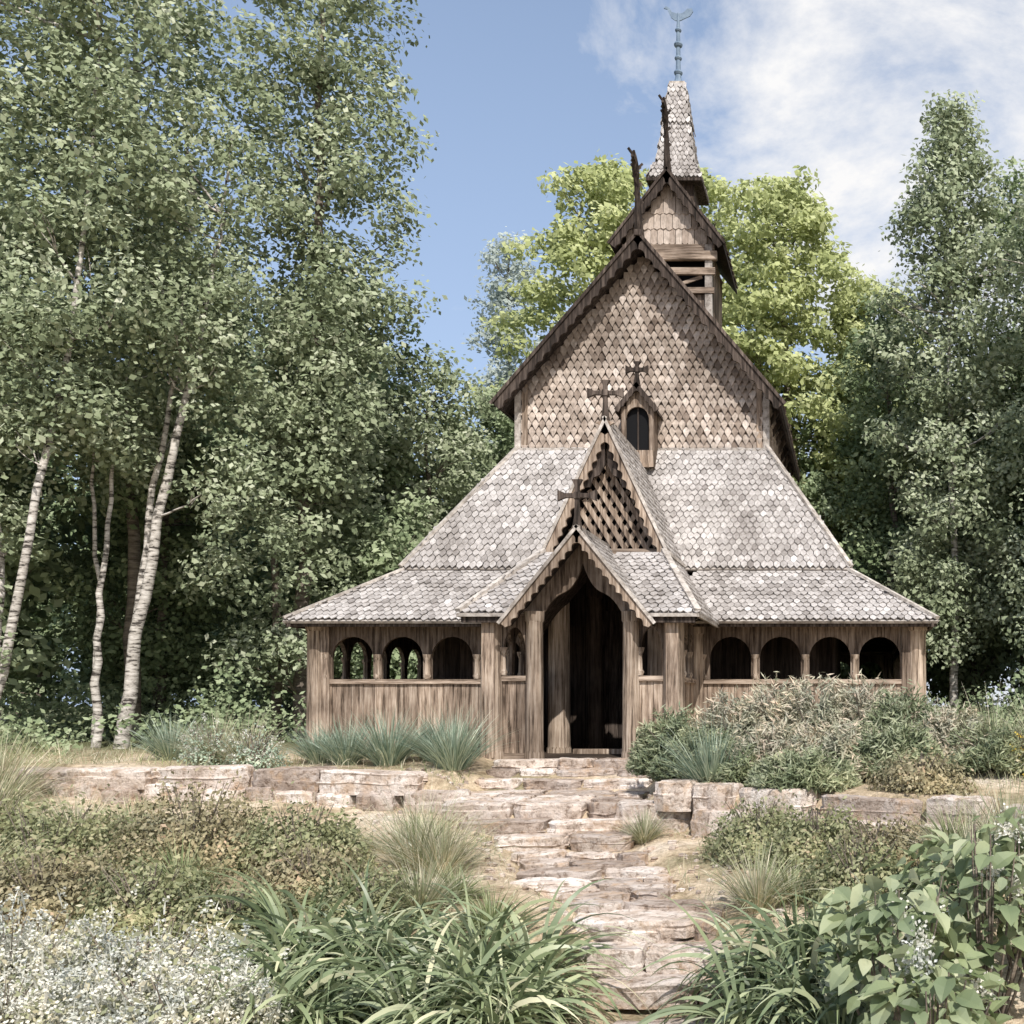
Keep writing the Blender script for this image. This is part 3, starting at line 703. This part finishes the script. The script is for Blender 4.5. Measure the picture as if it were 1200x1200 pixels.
b=(-8.7,22,0); make_tree('poplar_tree',b,[([b,(-8.7,22,10),(-8.6,22,17)],.14,.03)],env(-8.65,22,8,17.6,cyl(1.35),130,.4,.75),270,.17,M['lf_haze'],M['bark'],20)
dome=lambda r:(lambda t: r*math.sqrt(max(.03,1-(abs(t-.42)/.6)**2)))
for (x,y,h,r,nn) in ((-3.5,15.2,16.9,3.7,370),(1.6,15.6,16.4,4.1,420),(4.4,17.5,14.2,3.4,220),(-.9,18,18.0,3.4,220)):
    b=(x,y,0); make_tree('yellow_maple_tree',b,[([b,(x,y,5),(x+.3,y,10),(x,y,h-2)],.24,.05)],env(x,y,4.0,h,dome(r),nn,.5,.9),290,.185,M['lf_yel'],M['bark'],30,.5)
FO=empty('forest')
variants=[]
for k in range(5):
    h=12; cl=env(0,0,1.0 if k%2 else 1.4,h,dome(2.4) if k%2 else cyl(2.1),130,.6,1.0)
    parts=[tube(smoothpath([(0,0,-.2),(.1,0,5),(0,.1,10.5)],10,.03),np.linspace(.15,.03,10),7,.5,0)]
    for kk in range(16):
        c=cl[kk]; parts.append(tube(smoothpath([(0,0,max(1.5,c[2]-1.5)),c[:3]],4),np.linspace(.05,.015,4),4,.5,0))
    parts.append(clump_leaves(cl[:,:3],cl[:,3],165,.24,1,.65))
    variants.append(mesh_from('forest_tree',parts,[M['bark'],LD if k<2 else M['lf_far']],(0,)))
fr=random.Random(5)
for row,(y0,hh) in enumerate(((17,.92),(22,1.02),(29,1.15))):
    x=-32-row*4
    while x<22+row*3:
        xx=x+fr.uniform(-.7,.7); yy=y0+fr.uniform(-1.5,1.5)
        s=hh*fr.uniform(.75,1.08)
        if -12<xx<-4.5: s*=.72
        if row==2 and -16<xx<-4: s*=.95
        put('forest_tree',variants[fr.randrange(5)],(xx,yy,0),FO,fr.uniform(-.7,.7),(s,s,s)); x+=3.3+row*.35
for (xx,yy,s) in ((-14,4,1.0),(-17,2,1.1),(-13.5,9.5,.95),(-16,7,1.05),(-20,-1,1.1),(-10,12.5,.9),(-12.5,14,1),(-8,14.5,.75),(-15,-3,1.0),(-23,5,1.1),
              (9.5,10.5,.9),(12,7,1.05),(11,2.5,.95),(13,12,1.1),(7.2,13,.85),(9,15,1),(14,-1,1),(17,4,1.1),(16,9,1.1),(3,13.6,.6)):
    put('forest_tree',variants[fr.randrange(5)],(xx,yy,0),FO,fr.uniform(-.7,.7),s)
def thicket(name,pts,hts,mat,size=.1,dens=330):
    C=[]
    for (x,y,r),h in zip(pts,hts):
        n=int(6+r*r*h*9)
        a=RNG.random(n)*2*np.pi;q=RNG.random(n)**.5*r; zz=RNG.random(n)*h*.9
        X=x+np.cos(a)*q;Y=y+np.sin(a)*q
        C.append(np.stack([X,Y,gz(X,Y)+.1+zz*(1-.5*(q/r)),RNG.uniform(.2,.42,n)],1))
    C=np.concatenate(C); me=mesh_from(name,[clump_leaves(C[:,:3],C[:,3],dens,size,0,.7)],[mat]); return put(name,me)
pts=[(fr.uniform(-14,-5.8),fr.uniform(2.8,8),fr.uniform(.7,1.2)) for _ in range(20)]+[(-10.2,-.6,.8),(-9.1,-.2,.7),(-11.5,-1.2,.9),(-12.6,-.4,1),(-7.9,.6,.6),(-6.9,1.2,.6)]
thicket('undergrowth',pts,[fr.uniform(.7,1.9) for _ in pts[:-2]]+[.8,.7],M['lf_far'])
pts=[(fr.uniform(6.2,13),fr.uniform(.5,9),fr.uniform(.7,1.2)) for _ in range(20)]
thicket('undergrowth',pts,[fr.uniform(.9,2.4) for _ in pts],M['lf_far'])

# ------------------------------------------------------------------ garden plants
def grasstuft(name,x,y,rad,h,n,mat,width=.008,spread=.55,droop=.8):
    a=RNG.random(n)*2*np.pi; q=RNG.random(n)**.6
    B=np.stack([np.cos(a)*q*rad*.35,np.sin(a)*q*rad*.35,np.zeros(n)],1)
    D=np.stack([np.cos(a)*q*spread*1.4,np.sin(a)*q*spread*1.4,np.ones(n)],1)+RNG.normal(size=(n,3))*.12
    L=h*RNG.uniform(.55,1.25,n)
    me=mesh_from(name,[strips(B,D,L,width*RNG.uniform(.6,1.3,n),droop*RNG.uniform(.5,1.4,n),RNG.random(n),0,5)],[mat])
    return put(name,me,(x,y,float(gz(x,y))-.02))
for (x,y,s) in ((-6.0,-2.0,1.1),(-3.6,-2.5,.95),(-3.05,-2.9,1.05),(-2.4,-3.1,1.25),(-1.9,-2.8,1.0),(-1.45,-3.3,1.35),(2.2,-5.0,1.3)):
    grasstuft('fescue_tuft',x,y,.36*s,.58*s,620,M['lf_blue'],.013,.5,.75)
for (x,y,s) in ((-.5,-6.9,1.0),(-.15,-7.2,.85),(1.55,-5.75,.45),(-5.0,-2.6,.9),(-4.4,-2.9,.85),(-6.8,-4.2,1.2),(-7.4,-4.8,1.3),(-6.2,-5.1,1.0),(-7.6,-3.5,1.1),(-7.9,-5.6,1.3),(-6.5,-6.0,1.1),(5.6,-4.4,1.1),(6.2,-5.0,1.1),(5.3,-7.6,.9),(4.9,-8.3,.8),(5.6,-8.6,.9),(-3.9,-8.4,.9),(3.05,-8.6,.7),(-8.4,-3.2,1.2),(3.0,-6.2,.6),(-5.6,-7.9,1.0),(-4.6,-9.0,.8),(.2,-8.6,.6),(-4.4,-6.2,.8),(-3.2,-6.6,.6),(-6.6,-7.6,1.1)):
    grasstuft('ornamental_grass',x,y,.5*s,.85*s,480,M['lf_str'],.009,.6,.9)
for (x,y,s) in ((-.5,-8.4,.7),(.35,-8.2,.5),(-4.2,-5.6,.6),(-3.0,-6.0,.5),(-5.4,-5.8,.8),(-1.6,-6.2,.5),(.9,-8.9,.55),(-6.0,-6.8,.9),(2.6,-6.4,.5),(4.8,-7.4,.7),(-.9,-5.8,.45),(-7.0,-7.0,1.0),(3.3,-8.3,.6),(-2.2,-8.0,.7)):
    grasstuft('sedge_tuft',x,y,.6*s,.7*s,420,M['lf_grn'],.012,.75,1.1)
def daylily(x,y,n=150,h=1.0):
    parts=[]
    for k in range(6):
        ox,oy=(RNG.normal()*.2,RNG.normal()*.16) if k else (0,0); m=n//4
        a=RNG.random(m)*2*np.pi; B=np.stack([ox+np.cos(a)*.05,oy+np.sin(a)*.05,np.zeros(m)],1)
        sp_=RNG.uniform(.12,.95,m)
        D=np.stack([np.cos(a)*sp_,np.sin(a)*sp_,np.ones(m)],1)
        L=h*RNG.uniform(.65,1.2,m)
        parts.append(strips(B,D,L,.046*RNG.uniform(.7,1.25,m),RNG.uniform(1.8,3.4,m),np.clip(RNG.normal(.52,.27,m),0,1),0,10))
    me=mesh_from('daylily_plant',parts,[M['lf_lily']],(0,)); put('daylily_plant',me,(x,y,float(gz(x,y))-.02))
for (x,y) in ((.0,-9.7),(-.45,-9.35),(.45,-9.35),(1.3,-10.0),(1.0,-9.6),(1.5,-10.4),(.75,-10.3),(3.45,-9.7),(3.55,-10.05),(3.95,-9.6),(3.6,-10.5),(-.1,-10.4)):
    daylily(x,y)
def shrub(name,cx,cy,rx,ry,h,n,mat,size,elong=.55,upb=.5,flower=None,fn=0,fs=.03,twigs=14):
    a=RNG.random(n)*2*np.pi;q=RNG.random(n)**.5; t=RNG.random(n)**.45
    ph=RNG.random()*6
    env_=h*np.sqrt(np.maximum(.02,1-q**2.2))*(.76+.38*np.sin(a*3+q*5+ph)*np.cos(a*5+1+ph))
    X=np.cos(a)*q*rx*(1+.15*np.sin(a*4+ph));Y=np.sin(a)*q*ry*(1+.15*np.cos(a*5+ph)); Z=env_*t+np.where(RNG.random(n)<.14,RNG.random(n)*h*.35,0)
    g=gz(cx+X,cy+Y)-float(gz(cx,cy)); P=np.stack([X,Y,Z+g],1)
    out=np.stack([np.cos(a)*q,np.sin(a)*q-.3,np.full(n,upb)],1)
    P+=RNG.normal(size=P.shape)*.035
    N=out+RNG.normal(size=(n,3))*.6; s=size*RNG.uniform(.6,1.4,n)
    cl=.5+.5*np.sin(X*7+Y*5)*np.sin(Y*8-X*3)
    parts=[leafq(P,N,s,s*elong,np.clip(.35*cl+.6*RNG.random(n)+.1*(t-.5),0,1),0)]
    for _ in range(twigs):
        aa=RNG.random()*6.28;e=np.array([math.cos(aa)*rx*.7*RNG.random(),math.sin(aa)*ry*.7*RNG.random(),h*1.05]); parts.append(tube(smoothpath([(0,0,0),e*.5+RNG.normal(size=3)*.03,e],5),np.linspace(.012,.003,5),4,.5,1))
    mats=[mat,M['bark']]
    if flower:
        mats.append(flower); k=RNG.permutation(n)[:fn]; k=k[t[k]>.6]
        rep=12; idx=np.repeat(k,rep); Q=P[idx]+unit(RNG.normal(size=(len(idx),3)))*RNG.uniform(.0,.05,(len(idx),1))+np.array([0,0,.05])
        parts.append(leafq(Q,RNG.normal(size=Q.shape)+np.array([0,0,1.2]),fs,fs*.8,RNG.random(len(Q)),2))
        if fn>500: # long silvery flower spikes
            kk=k[:700]; m=len(kk)
            parts.append(strips(P[kk]-np.array([0,0,.05]),out[kk]*.5+np.array([0,0,1.])+RNG.normal(size=(m,3))*.25,RNG.uniform(.08,.2,m),.016,.6,RNG.random(m),2,4))
    put(name,mesh_from(name,parts,mats),(cx,cy,float(gz(cx,cy))))
LS_,LR=M['lf_shr'],M['lf_red']
for (x,y,rx,ry,h,mt_) in ((-3.7,-7.6,.85,.6,.7,LS_),(-2.5,-7.3,.75,.6,.78,LR),(-1.5,-7.2,.7,.5,.62,LS_),(-.95,-8.1,.5,.45,.42,LR),(-3.0,-8.6,.65,.5,.5,LR),(-2.0,-8.8,.6,.45,.45,LS_),(-4.9,-6.9,.8,.6,.65,LS_),(-1.2,-8.9,.45,.35,.35,LS_),(-.2,-8.7,.45,.35,.38,LS_),(-5.7,-6.3,.6,.5,.5,LR),
    (2.9,-6.9,.5,.45,.55,LS_),(3.5,-7.2,.5,.4,.5,LS_),(4.1,-7.7,.5,.45,.42,LR),(3.9,-8.6,.5,.45,.5,LS_),(4.6,-6.0,.5,.4,.4,LR)):
    shrub('spirea_shrub',x,y,rx,ry,h,6500 if rx>.6 else 3800,mt_,.048)
def juniper(cx,cy,r,h,mat,n=3200):
    a=RNG.random(n)*2*np.pi;q=RNG.random(n)**.5;t=RNG.random(n)**.5; ph=RNG.random()*6
    z=h*np.sqrt(np.maximum(.03,1-q**2))*t*(.8+.35*np.sin(a*4+q*6+ph))
    P=np.stack([np.cos(a)*q*r*1.15,np.sin(a)*q*r*.85,z],1)
    D=np.stack([np.cos(a)*(.4+q),np.sin(a)*(.4+q),.35+RNG.random(n)*.7],1)+RNG.normal(size=(n,3))*.3
    parts=[]; D=unit(D)
    for k in range(4):
        Q=P+D*(k*.045); Dn=unit(D+RNG.normal(size=(n,3))*.45)
        parts.append(leafq(Q,RNG.normal(size=(n,3))+np.array([0,-.4,.4]),.11,.02,np.clip(RNG.random(n)*.55+.35*t+.1*(k-1.5)*.7+.15*np.sin(a*3+ph),0,1),0,Dn))
    for _ in range(12):
        aa=RNG.random()*6.28;e=np.array([math.cos(aa)*r*1.1,math.sin(aa)*r*.85,h*.9*RNG.random()+.1]); parts.append(tube(smoothpath([(0,0,0),e*.5+np.array([0,0,.1]),e],5),np.linspace(.02,.004,5),5,.5,1))
    put('juniper_shrub',mesh_from('juniper_shrub',parts,[mat,M['bark']]),(cx,cy,float(gz(cx,cy))))
J,JD=M['lf_jun'],M['lf_jund']
for (x,y,r,h,mt_) in ((1.65,-4.2,.42,.7,JD),(2.0,-4.5,.45,.55,JD),(2.35,-4.0,.52,.85,J),(2.9,-3.9,.55,1.0,J),(3.4,-4.2,.58,.98,J),(4.0,-4.1,.55,.9,J),(4.5,-4.4,.5,.8,JD),(5.0,-4.6,.5,.62,J),(3.0,-4.8,.5,.55,J),(3.7,-5.0,.55,.55,J),(4.35,-5.1,.5,.5,JD),(2.5,-4.9,.4,.4,JD),(5.5,-4.9,.5,.45,JD),(3.3,-5.6,.45,.35,JD)):
    juniper(x,y,r,h,mt_)
for (x,y,r,h) in ((-1.1,-10.3,.9,.68),(-2.1,-10.2,.85,.7),(-.5,-10.8,.6,.5),(-3.0,-10.0,.8,.65),(-1.6,-11,.8,.55)):
    shrub('white_flowering_shrub',x,y,r,r*.7,h,3500,M['lf_str'],.05,flower=M['petal'],fn=1300,fs=.026)
for (x,y) in ((-4.9,-2.9),(-5.35,-2.3),(-4.1,-3.2)): shrub('white_flowering_shrub',x,y,.35,.3,.5,900,M['lf_blue'],.04,flower=M['petal'],fn=90,fs=.025)
for (x,y) in ((5.9,-5.2),(6.4,-4.7)): shrub('yellow_flowering_plant',x,y,.3,.3,.5,900,LS_,.05,flower=M['yellow'],fn=60,fs=.03)
def bigleaf(cx,cy,r,h,n,fl):
    a=RNG.random(n)*2*np.pi;q=RNG.random(n)**.5;t=RNG.random(n)**.6
    P=np.stack([np.cos(a)*q*r,np.sin(a)*q*r,.15+h*t*np.sqrt(np.maximum(.1,1-.8*q**2))],1)
    D=unit(np.stack([np.cos(a),np.sin(a),RNG.uniform(-.5,.4,n)],1)+RNG.normal(size=(n,3))*.45)
    L=RNG.uniform(.06,.19,n); up=np.array([0,-.3,1.0])+RNG.normal(size=(n,3))*.4
    S=unit(np.cross(D,up)); Nn=np.cross(S,D)
    Lc=L[:,None]; W=Lc*.36
    prof=[(0,.0),(.2,.75),(.5,1.0),(.8,.55),(1,0)]
    rowsL=[];rowsR=[];mid=[];F=[]
    for tt,ww in prof:
        c=P+D*Lc*tt-Nn*Lc*.35*tt*tt
        mid.append(c); rowsL.append(c-S*W*ww+Nn*W*ww*.35); rowsR.append(c+S*W*ww+Nn*W*ww*.35)
    V=np.stack(mid+rowsL+rowsR,1).reshape(-1,3); b=(np.arange(n)*15)[:,None]
    for k in range(4):
        F.append(np.concatenate([b+k,b+k+1,b+5+k+1,b+5+k],1)); F.append(np.concatenate([b+k+1,b+k,b+10+k,b+10+k+1],1))
    F=np.stack(F,1).reshape(-1,4); parts=[(V,F,np.repeat(np.clip(RNG.normal(.5,.25,n),0,1),8),0)]
    for _ in range(20):
        aa=RNG.random()*6.28;rr=RNG.random()**.5*r; e=np.array([math.cos(aa)*rr,math.sin(aa)*rr,h*RNG.uniform(.6,1.1)])
        parts.append(tube(smoothpath([(e[0]*.2,e[1]*.2,-.1),e*np.array([.7,.7,.5]),e],6),np.linspace(.012,.005,6),5,.5,1))
    k=RNG.permutation(n)[:fl*2]; k=k[t[k]>.5][:fl]
    idx=np.repeat(k,120); Q=P[idx]+RNG.normal(size=(len(idx),3))*np.array([.035,.035,.05])+np.array([0,0,.08])
    parts.append(leafq(Q,RNG.normal(size=Q.shape),.026,.022,RNG.random(len(Q)),2))
    put('viburnum_shrub',mesh_from('viburnum_shrub',parts,[M['lf_big'],M['bark'],M['petal']],()),(cx,cy,float(gz(cx,cy))))
bigleaf(4.1,-11.0,.42,1.0,280,3); bigleaf(4.75,-10.6,.45,1.2,310,4); bigleaf(5.1,-9.8,.45,1.0,280,4); bigleaf(4.3,-11.7,.35,.7,170,3); bigleaf(4.6,-9.2,.4,.6,230,1)
# ground-cover grass
n=70000
X=RNG.uniform(-11,9,n);Y=RNG.uniform(-14,-.6,n)
d=np.abs(X-pathx(Y))/pathw(Y)
pn=.5+.5*np.sin(X*1.3+2*np.sin(Y*.8))*np.sin(Y*1.9+X*.6)
keep=(d>1.12)&(RNG.random(n)<.3+.7*pn)&(np.abs(Y-yW(X))>.25)&~((np.abs(X)<5.1)&(Y>-1))&~((X>.9)&(X<3.2)&(Y<-5.6)&(Y>-8.6)&(RNG.random(n)<.65))&~((np.abs(X)<1.4)&(Y>-3.2))
X=X[keep];Y=Y[keep];n=len(X)
B=np.stack([X,Y,gz(X,Y)-.01],1);D=RNG.normal(size=(n,3))*.45+np.array([0,0,1.])
far=np.interp(X,[-9,-5,5,7],[2.2,1.1,1,2.0])
st=strips(B,D,RNG.uniform(.06,.24,n)*far,.008,RNG.uniform(.4,1.6,n),RNG.random(n),0,3)
gm=(np.repeat(pn[keep]+RNG.random(n)*.5>.85,3))
put('grass',mesh_from('grass',[(st[0],st[1][~gm],st[2][~gm],0),(st[0],st[1][gm],st[2][gm],1)],[M['lf_str'],M['lf_grn']]))
parts=[]
for _ in range(480):
    y=random.uniform(-12.5,-3); x=float(pathx(y))+random.choice((-1,1))*(float(pathw(y))+abs(random.gauss(0,.8))+.05)
    s=random.uniform(.02,.07); z=float(gz(x,y)); parts.extend(rock(x,y,z-.02,z+s*.5,s*1.5,s,random.uniform(0,3),2.2,.2,7,.003))
put('pebbles',mesh_from('pebbles',parts,[M['stone']]))

# ------------------------------------------------------------------ light, sky, camera
az,el=R(21),R(49)
S=Vector((math.sin(az)*math.cos(el),-math.cos(az)*math.cos(el),math.sin(el)))
L=bpy.data.lights.new('sun','SUN'); L.energy=5.0; L.angle=R(.5); L.color=(1,.955,.89)
lo=bpy.data.objects.new('sun',L); lo.rotation_euler=S.to_track_quat('Z','Y').to_euler(); lo.location=(10,-20,30); scene.collection.objects.link(lo)
w=bpy.data.worlds.new('World'); scene.world=w; w.use_nodes=True; nt=w.node_tree; nt.nodes.clear()
out=nt.nodes.new('ShaderNodeOutputWorld'); bg=nt.nodes.new('ShaderNodeBackground'); bg.inputs[1].default_value=.15
sky=nt.nodes.new('ShaderNodeTexSky'); sky.sky_type='NISHITA'; sky.sun_disc=False; sky.sun_elevation=el; sky.sun_rotation=math.pi-az
sky.air_density=1.0; sky.dust_density=1.2; sky.ozone_density=2.0
tc=nt.nodes.new('ShaderNodeTexCoord'); mp=nt.nodes.new('ShaderNodeMapping'); mp.inputs['Scale'].default_value=(1.0,1.0,2.0); mp.inputs['Rotation'].default_value=(0,R(25),0)
nt.links.new(tc.outputs['Generated'],mp.inputs[0])
n1=nt.nodes.new('ShaderNodeTexNoise'); n1.inputs['Scale'].default_value=2.2; n1.inputs['Detail'].default_value=9; n1.inputs['Roughness'].default_value=.62; n1.inputs['Distortion'].default_value=.5
nt.links.new(mp.outputs[0],n1.inputs['Vector'])
sx=nt.nodes.new('ShaderNodeSeparateXYZ'); nt.links.new(tc.outputs['Generated'],sx.inputs[0])
hz=nt.nodes.new('ShaderNodeMapRange'); nt.links.new(sx.outputs[2],hz.inputs[0]); hz.inputs[1].default_value=0.1; hz.inputs[2].default_value=.55; hz.inputs[3].default_value=.8; hz.inputs[4].default_value=.35
hm=nt.nodes.new('ShaderNodeMix'); hm.data_type='RGBA'; nt.links.new(hz.outputs[0],hm.inputs[0]); nt.links.new(sky.outputs[0],hm.inputs[6]); hm.inputs[7].default_value=(3.7,4.7,6.5,1)
mr=nt.nodes.new('ShaderNodeMapRange'); nt.links.new(sx.outputs[0],mr.inputs[0]); mr.inputs[1].default_value=-.35; mr.inputs[2].default_value=.15; mr.inputs[3].default_value=-.1; mr.inputs[4].default_value=.15
ad=nt.nodes.new('ShaderNodeMath'); ad.operation='ADD'; nt.links.new(n1.outputs[0],ad.inputs[0]); nt.links.new(mr.outputs[0],ad.inputs[1])
cr=nt.nodes.new('ShaderNodeValToRGB'); cr.color_ramp.elements[0].position=.52; cr.color_ramp.elements[1].position=.68; nt.links.new(ad.outputs[0],cr.inputs[0])
mx_=nt.nodes.new('ShaderNodeMix'); mx_.data_type='RGBA'; nt.links.new(cr.outputs[0],mx_.inputs[0]); nt.links.new(hm.outputs[2],mx_.inputs[6]); mx_.inputs[7].default_value=(6.5,6.45,6.45,1)
nt.links.new(mx_.outputs[2],bg.inputs[0]); nt.links.new(bg.outputs[0],out.inputs[0])
cam=bpy.data.cameras.new('camera'); co=bpy.data.objects.new('camera',cam); scene.collection.objects.link(co)
co.location=(3.86,-17.9,.75); co.rotation_euler=(R(90),0,0)
cam.sensor_width=36; cam.lens=36*1289/1200; cam.shift_x=(600-1000)/1200; cam.shift_y=(826-600)/1200; cam.clip_end=2000; cam.clip_start=.1
scene.camera=co
scene.view_settings.view_transform='Standard'; scene.view_settings.look='None'; scene.view_settings.exposure=0
print('polys',sum(len(o.data.polygons) for o in scene.objects if o.type=='MESH'))
